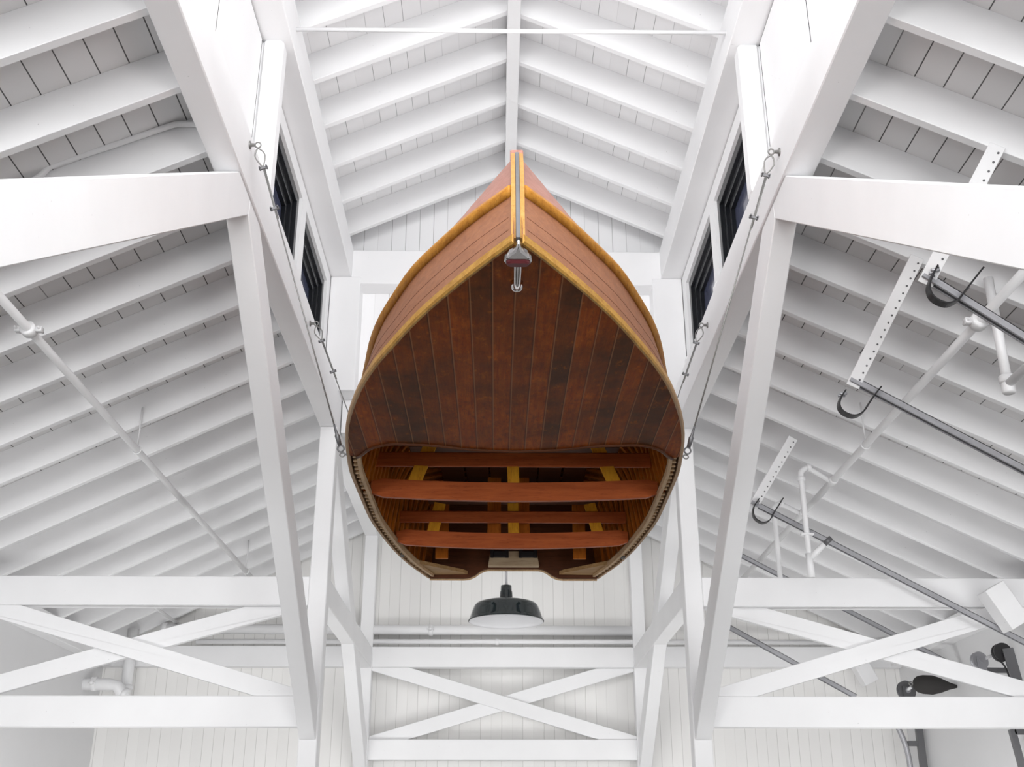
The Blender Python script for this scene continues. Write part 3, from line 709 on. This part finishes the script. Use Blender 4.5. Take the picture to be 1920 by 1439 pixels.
# conduits under the left aisle roof
yk = 4.87 - .048 - .02
cps = [atY(u, v, yk) for u, v in ((30, 356), (74, 331), (90, 316), (112, 306), (220, 270), (310, 239), (332, 233), (360, 233), (420, 233))]
pipe('roof_conduit', 'bent white conduit clipped along a rafter high in the left aisle', spline(cps, 4), .0155)
c0 = atX(92, 1135, -3.75); c1 = atX(195, 1172, -3.3)
pipe('bundle_conduit', 'thin white conduit near side wall seen above the left cross brace', [Vector((-3.55, 10.5, roof_z(-3.55) - .06)), Vector((-3.55, 12.3, roof_z(-3.55) - .06))], .018, [('clip', (-3.55, 10.9, roof_z(-3.55) - .06), Yd, .03, .05)])
sp = pipe('wall_spout', 'short white pipe stub on the left side wall girt behind brace', [atX(40, 1172, -4.1) , atX(40, 1200, -4.1)], .04) if False else None

# ------------------------------------------------------------------ kayak racks in the right aisle
racks = [('nearest', (1867, 280), 5, .47, .47, (1905, 625), None, [(1758, 497), (1748, 517), (1741, 540), (1750, 560), (1775, 571), (1796, 563), (1806, 550), (1824, 527), (1842, 504)]),
         ('middle', (1717, 488), 5, .58, .48, (1920, 882), None, [(1585, 733), (1577, 745), (1573, 760), (1580, 773), (1600, 781), (1617, 774), (1629, 757), (1640, 741), (1651, 727)]),
         ('farther', (1485, 825), 5, .40, .58, (1920, 1205), None, [(1423, 936), (1414, 950), (1412, 963), (1417, 974), (1430, 981), (1443, 976), (1451, 962), (1460, 948), (1468, 935)])]
NRM = Vector((-.436, 0, -.9))
for nm, t_, _, tt, dy, end, __, hook in racks:
    T = atRoof(*t_, 1); Bq = atY(1415, 945, 8.5) if nm == 'farther' else T + NRM * tt + Vector((0, dy, 0)); Eq = atY(*end, Bq.y)
    dirc = (Eq - Bq).normalized(); far = min(1.0, (XW - .05 - Bq.x) / max(dirc.x, 1e-3) / (Eq - Bq).length * 1.0) if nm == 'x' else 1.25
    Eq2 = Bq + (Eq - Bq) * far
    if Eq2.x > XW - .03: Eq2 = Bq + (Eq - Bq) * ((XW - .03 - Bq.x) / (Eq.x - Bq.x))
    # perforated hanger
    hg = B(); d = (Bq - T).normalized(); sd = d.cross(dirc).normalized(); sd2 = dirc - d * dirc.dot(d); sd2.normalize()
    T2 = T - d * .02
    w = .042
    beam(hg, T2 , Bq + d * .03, .03, .075, sd2, .002) if True else None
    root = tag(link('perforated_hanger', hg, WHITE2), '%s white perforated hanger strap holding a kayak rack rail, right aisle' % nm, 'hanger')
    L = (Bq - T2).length; n = int(L / .045)
    cam_v = (Vector(CAM) - (T2 + Bq) / 2).normalized(); sgn = 1 if sd.dot(cam_v) > 0 else -1
    for k in range(n):
        c = T2 + d * (.03 + .045 * k) + sd * .0155 * sgn + sd2 * .018
        bm = B(); lathe(bm, c - sd * .002 * sgn, sd * sgn, [(0, .006), (.003, .006)], 8, True, True)
        link('hole', bm, STEELD, root, None)
    rail = B(); upn = dirc.cross(Vector((0, 1, 0))).normalized()
    # channel section: back plate plus two lips
    yv = Vector((0, 1, 0))
    for a, b_, w_, h_ in ((0, .016, .044, .004), (.02, 0, .004, .036), (-.02, 0, .004, .036)):
        beam(rail, Bq - dirc * .03 + yv * a + upn * b_, Eq2 + yv * a + upn * b_, w_, h_, upn, 0)
    for a in (.016, -.016): beam(rail, Bq - dirc * .03 + yv * a - upn * .017, Eq2 + yv * a - upn * .017, .010, .003, upn, 0)
    tag(link('rack_rail', rail, STEEL), '%s galvanised channel rail of the kayak rack sloping down to right' % nm, 'rail')
    # hook: flat black strip
    pts = spline([atY(u, v, Bq.y - .05) for u, v in hook], 5); bm = B(); rows = []
    for i, p in enumerate(pts):
        a, b_ = pts[max(i - 1, 0)], pts[min(i + 1, len(pts) - 1)]; dd = (b_ - a).normalized(); nn_ = dd.cross(yv).normalized()
        rows.append([bm.verts.new(p + yv * q + nn_ * h_) for q, h_ in ((-.02, -.004), (.03, -.004), (.03, .004), (-.02, .004))])
    for a, b_ in zip(rows[:-1], rows[1:]):
        for k in range(4): bm.faces.new((a[k], a[(k + 1) % 4], b_[(k + 1) % 4], b_[k]))
    bm.faces.new(rows[0][::-1]); bm.faces.new(rows[-1])
    hk = tag(link('rack_hook', bm, BLACK), 'black curved strap hook on %s kayak rack rail' % nm, 'hook')
    bm = B(); p = pts[3]
    for q in (-.012, .022): tube(bm, [p + yv * q - Vector((.02, 0, 0)), p + yv * q + Vector((.02, 0, 0))], .008, 8)
    link('bolt', bm, STEEL, hk, None, True)
# two more rails far back, no hook in view
Yf = 10.69; a_, b_ = atY(1385, 1040, Yf), atY(1800, 1255, Yf)
rail = B(); dirc = (b_ - a_).normalized(); upn = dirc.cross(Vector((0, 1, 0))).normalized(); yv = Vector((0, 1, 0))
for a, bb, w_, h_ in ((0, .016, .044, .004), (.02, 0, .004, .036), (-.02, 0, .004, .036)): beam(rail, a_ + yv * a + upn * bb, b_ + yv * a + upn * bb, w_, h_, upn, 0)
tag(link('rack_rail', rail, STEEL), 'distant galvanised rail passing behind the right drop pipe and upper tie beam', 'rail')
Yf = 9.6; a_, b_ = atY(1340, 1162, Yf), atY(1604, 1307, Yf)
rail = B(); dirc = (b_ - a_).normalized(); upn = dirc.cross(Vector((0, 1, 0))).normalized()
for a, bb, w_, h_ in ((0, .016, .044, .004), (.02, 0, .004, .036), (-.02, 0, .004, .036)): beam(rail, a_ + yv * a + upn * bb, b_ + yv * a * 1 + upn * bb, w_, h_, upn, 0)
tag(link('rack_rail', rail, STEEL), 'lowest galvanised rail sloping behind the right cross brace toward tie beam', 'rail')

# knee braces against the side walls
def knee(label, p, q, y, w=.13, h=.13):
    bm = B(); beam(bm, p, q, h, w, (0, 1, 0), .004); timber('knee_brace', label, 'brace', bm)
YB = 8.35
k0, k1_ = atY(1862, 1112, YB), atY(1905, 1172, YB)
knee('short white knee brace end hanging before right end of tie beam', k0 + (k0 - k1_) * .15, k1_ + (k1_ - k0) * .05, YB, .17, .17)
k0, k1_ = atY(1605, 1235, 12.0), atY(1632, 1282, 12.0)
knee('far white knee brace under right cross brace near the end wall', k0, k1_, 12.0, .14, .16)
k0, k1_ = atY(152, 1192, 11.6), atY(118, 1232, 11.6)
knee('far white knee brace between left cross braces near side wall', k0, k1_, 11.6, .14, .14)

# ------------------------------------------------------------------ winches and gear on the right side wall
def pulley(label, c, r, ax, mat=STEELD, arm=None):
    root = empty('wall_pulley', c); tag(root, label, 'pulley'); c = Vector(c); ax = Vector(ax).normalized()
    bm = B(); lathe(bm, c - ax * .02, ax, [(0, r), (.006, r), (.012, r * .86), (.028, r * .86), (.034, r), (.04, r)], 28, True, True); link('wheel', bm, mat, root, None, False)
    bm = B(); lathe(bm, c - ax * .035, ax, [(0, r * .3), (.075, r * .3)], 14, True, True); link('hub', bm, STEEL, root, None)
    bm = B(); sd = Vector((0, 0, 1))
    for q in (-1, 1): beam(bm, c + ax * .03 * q + Vector((0, 0, r * .4)), c + ax * .03 * q - Vector((0, 0, r * 1.5)), r * 1.1, .006, ax, 0)
    link('cheek', bm, mat, root, None)
    if arm:
        bm = B(); tube(bm, [c, Vector(arm)], .014, 10); link('handle', bm, ENAMEL, root, None, True)
    return root
YP = 9.5
pulley('grey round boat winch on steel bracket by the right wall', atY(1836, 1240, YP), .075, (.25, -1, .1), STEEL, atY(1860, 1230, YP))
pulley('grey winch low above the right lower tie beam', atY(1699, 1296, 11.2), .095, (.25, -1, .1), STEELD, atY(1708, 1290, 11.0))
c = atY(1878, 1224, 9.3); root = empty('rope_block', c); tag(root, 'black rope block with long plate at right edge above tie beam', 'pulley')
bm = B(); lathe(bm, c - Vector((0, .03, 0)), (0, 1, 0), [(0, .075), (.015, .075), (.02, .06), (.045, .06), (.05, .075), (.065, .075)], 28, True, True); link('wheel', bm, BLACK, root, None)
a_, b_ = atY(1889, 1216, 9.25), atY(1908, 1282, 9.25)
bm = B(); beam(bm, a_, b_, .09, .02, (0, 1, 0), .003); link('side_plate', bm, STEELD, root, None)
bm = B(); tube(bm, [atY(1868, 1230, 9.28), atY(1884, 1250, 9.28), atY(1899, 1284, 9.28)], .008, 8); tube(bm, [atY(1903, 1284, 9.28), atY(1918, 1286, 9.28)], .03, 10); link('rope_strap', bm, BLACK, root, None, True)
a_, b_ = atY(1790, 1257, 9.55), atY(1892, 1258, 9.55)
bm = B(); beam(bm, a_, b_, .05, .04, (0, 0, 1), .002)
for k in range(7):
    p = a_.lerp(b_, .1 + k * .12); box(bm, p.x - .022, p.x + .022, p.y - .028, p.y - .024, p.z - .006, p.z + .006)
tag(link('slotted_bracket', bm, STEELD), 'slotted steel bracket carrying the grey boat winch', 'bracket')
a_, b_ = atY(1712, 1283, 10.9), atY(1797, 1288, 10.9); ax = b_ - a_; Lf = ax.length
root = empty('boat_fender', a_); tag(root, 'dark cloth covered boat fender lying above right lower tie beam', 'fender')
bm = B(); lathe(bm, a_, ax, [(0, .012), (.03 * Lf, .05), (.1 * Lf, .075), (.22 * Lf, .088), (.42 * Lf, .09), (.6 * Lf, .07), (.8 * Lf, .035), (Lf, .01)], 24, True, True); link('cover', bm, FABRIC, root, None, True)
bm = B(); tube(bm, arc(a_ - ax.normalized() * .02, .018, 0, 2 * math.pi, ax.normalized(), (0, 0, 1), 12)[:-1], .006, 8, True); link('eyelet', bm, WIRE, root, None, True)
# metal frames below the right lower tie beam
yf = 11.9
bm = B(); beam(bm, atY(1722, 1362, yf), atY(1736, 1470, yf), .07, .05, (0, 1, 0), .002); beam(bm, atY(1702, 1395, yf), atY(1724, 1395, yf), .04, .05, (0, 0, 1), .002)
tag(link('wall_channel', bm, STEELD), 'upright grey steel channel below right lower tie beam beside bent conduit', 'channel')
bm = B(); tube(bm, spline([atY(1680, 1358, yf), atY(1690, 1378, yf), atY(1700, 1405, yf), atY(1707, 1440, yf), atY(1712, 1475, yf)], 5), .028, 12)
tag(link('bent_conduit', bm, STEEL, smooth=True), 'bent grey conduit below the right lower tie beam', 'conduit')
bm = B(); beam(bm, atY(1897, 1368, 9.6), atY(1925, 1470, 9.6), .05, .05, (0, 1, 0), .002); beam(bm, atY(1900, 1372, 9.6), atY(1940, 1372, 9.6), .05, .05, (0, 0, 1), .002)
tag(link('steel_frame', bm, STEELD), 'grey steel frame corner in the lower right corner', 'frame')

# ------------------------------------------------------------------ light
world = bpy.data.worlds.new('world'); scene.world = world; world.use_nodes = True
bg = world.node_tree.nodes['Background']; bg.inputs[0].default_value = (.95, .97, 1., 1); bg.inputs[1].default_value = 1.0
def area(name, loc, rot, sx_, sy_, e, col=(1, 1, 1)):
    l = bpy.data.lights.new(name, 'AREA'); l.shape = 'RECTANGLE'; l.size = sx_; l.size_y = sy_; l.energy = e; l.color = col
    o = bpy.data.objects.new(name, l); COL.objects.link(o); o.location = loc; o.rotation_euler = rot; return o
def aim(o, tgt): o.rotation_euler = (Vector(tgt) - o.location).to_track_quat('-Z', 'Y').to_euler()
for s in (-1, 1):
    o = area('nave_side_fill', (s * 1.32, .6, 5.65), (0, 0, 0), 5.0, .9, 195); aim(o, (-s * 2, 2.2, 5.0))  # added fill for the nave faces; the wall behind has no window
    o = area('aisle_fill', (s * 3.1, 5.2, 1.3), (0, 0, 0), 2.0, .7, 12); aim(o, (s * 3.1, 10.5, 4.0)); o.data.spread = math.radians(100)
for s in (-1, 1):
    o = area('aisle_front_fill', (s * 3., -2.4, 1.9), (0, 0, 0), 2.4, 1.4, 104); aim(o, (s * 3., 6, 4.0))  # unseen lamp added to brighten the aisle rafters from the front
o = area('monitor_fill', (0, 4.3, 4.95), (math.pi, 0, 0), 1.8, 8.6, 44)  # hidden lamp added above the boat to brighten the monitor boards
o = area('floor_level_fill', (0, 6., .25), (math.pi, 0, 0), 1.2, 8.0, 5)  # added lamp imitating light thrown up by the floor
for x, e in ((-2.9, 30), (0, 22), (2.9, 30)):
    o = area('end_bay_fill', (x, 9.1, 1.0), (0, 0, 0), 2.2, 1.0, e); aim(o, (x, 12.4, 3.6))  # added out of view to brighten the end wall and far aisles
sl = bpy.data.lights.new('front_fill_sun', 'SUN'); sl.energy = 2.5; sl.angle = math.radians(60); sl.color = (1, 1, 1)  # level sun added for even frontal light on beams and posts
so = bpy.data.objects.new('front_fill_sun', sl); COL.objects.link(so); so.location = (0, -8, 4); so.rotation_euler = Vector((0, 1, -.01)).to_track_quat('-Z', 'Y').to_euler()
scene.view_settings.view_transform = 'Standard'; scene.view_settings.look = 'None'; scene.view_settings.exposure = .22
scene.cycles.max_bounces = 10; scene.cycles.diffuse_bounces = 6
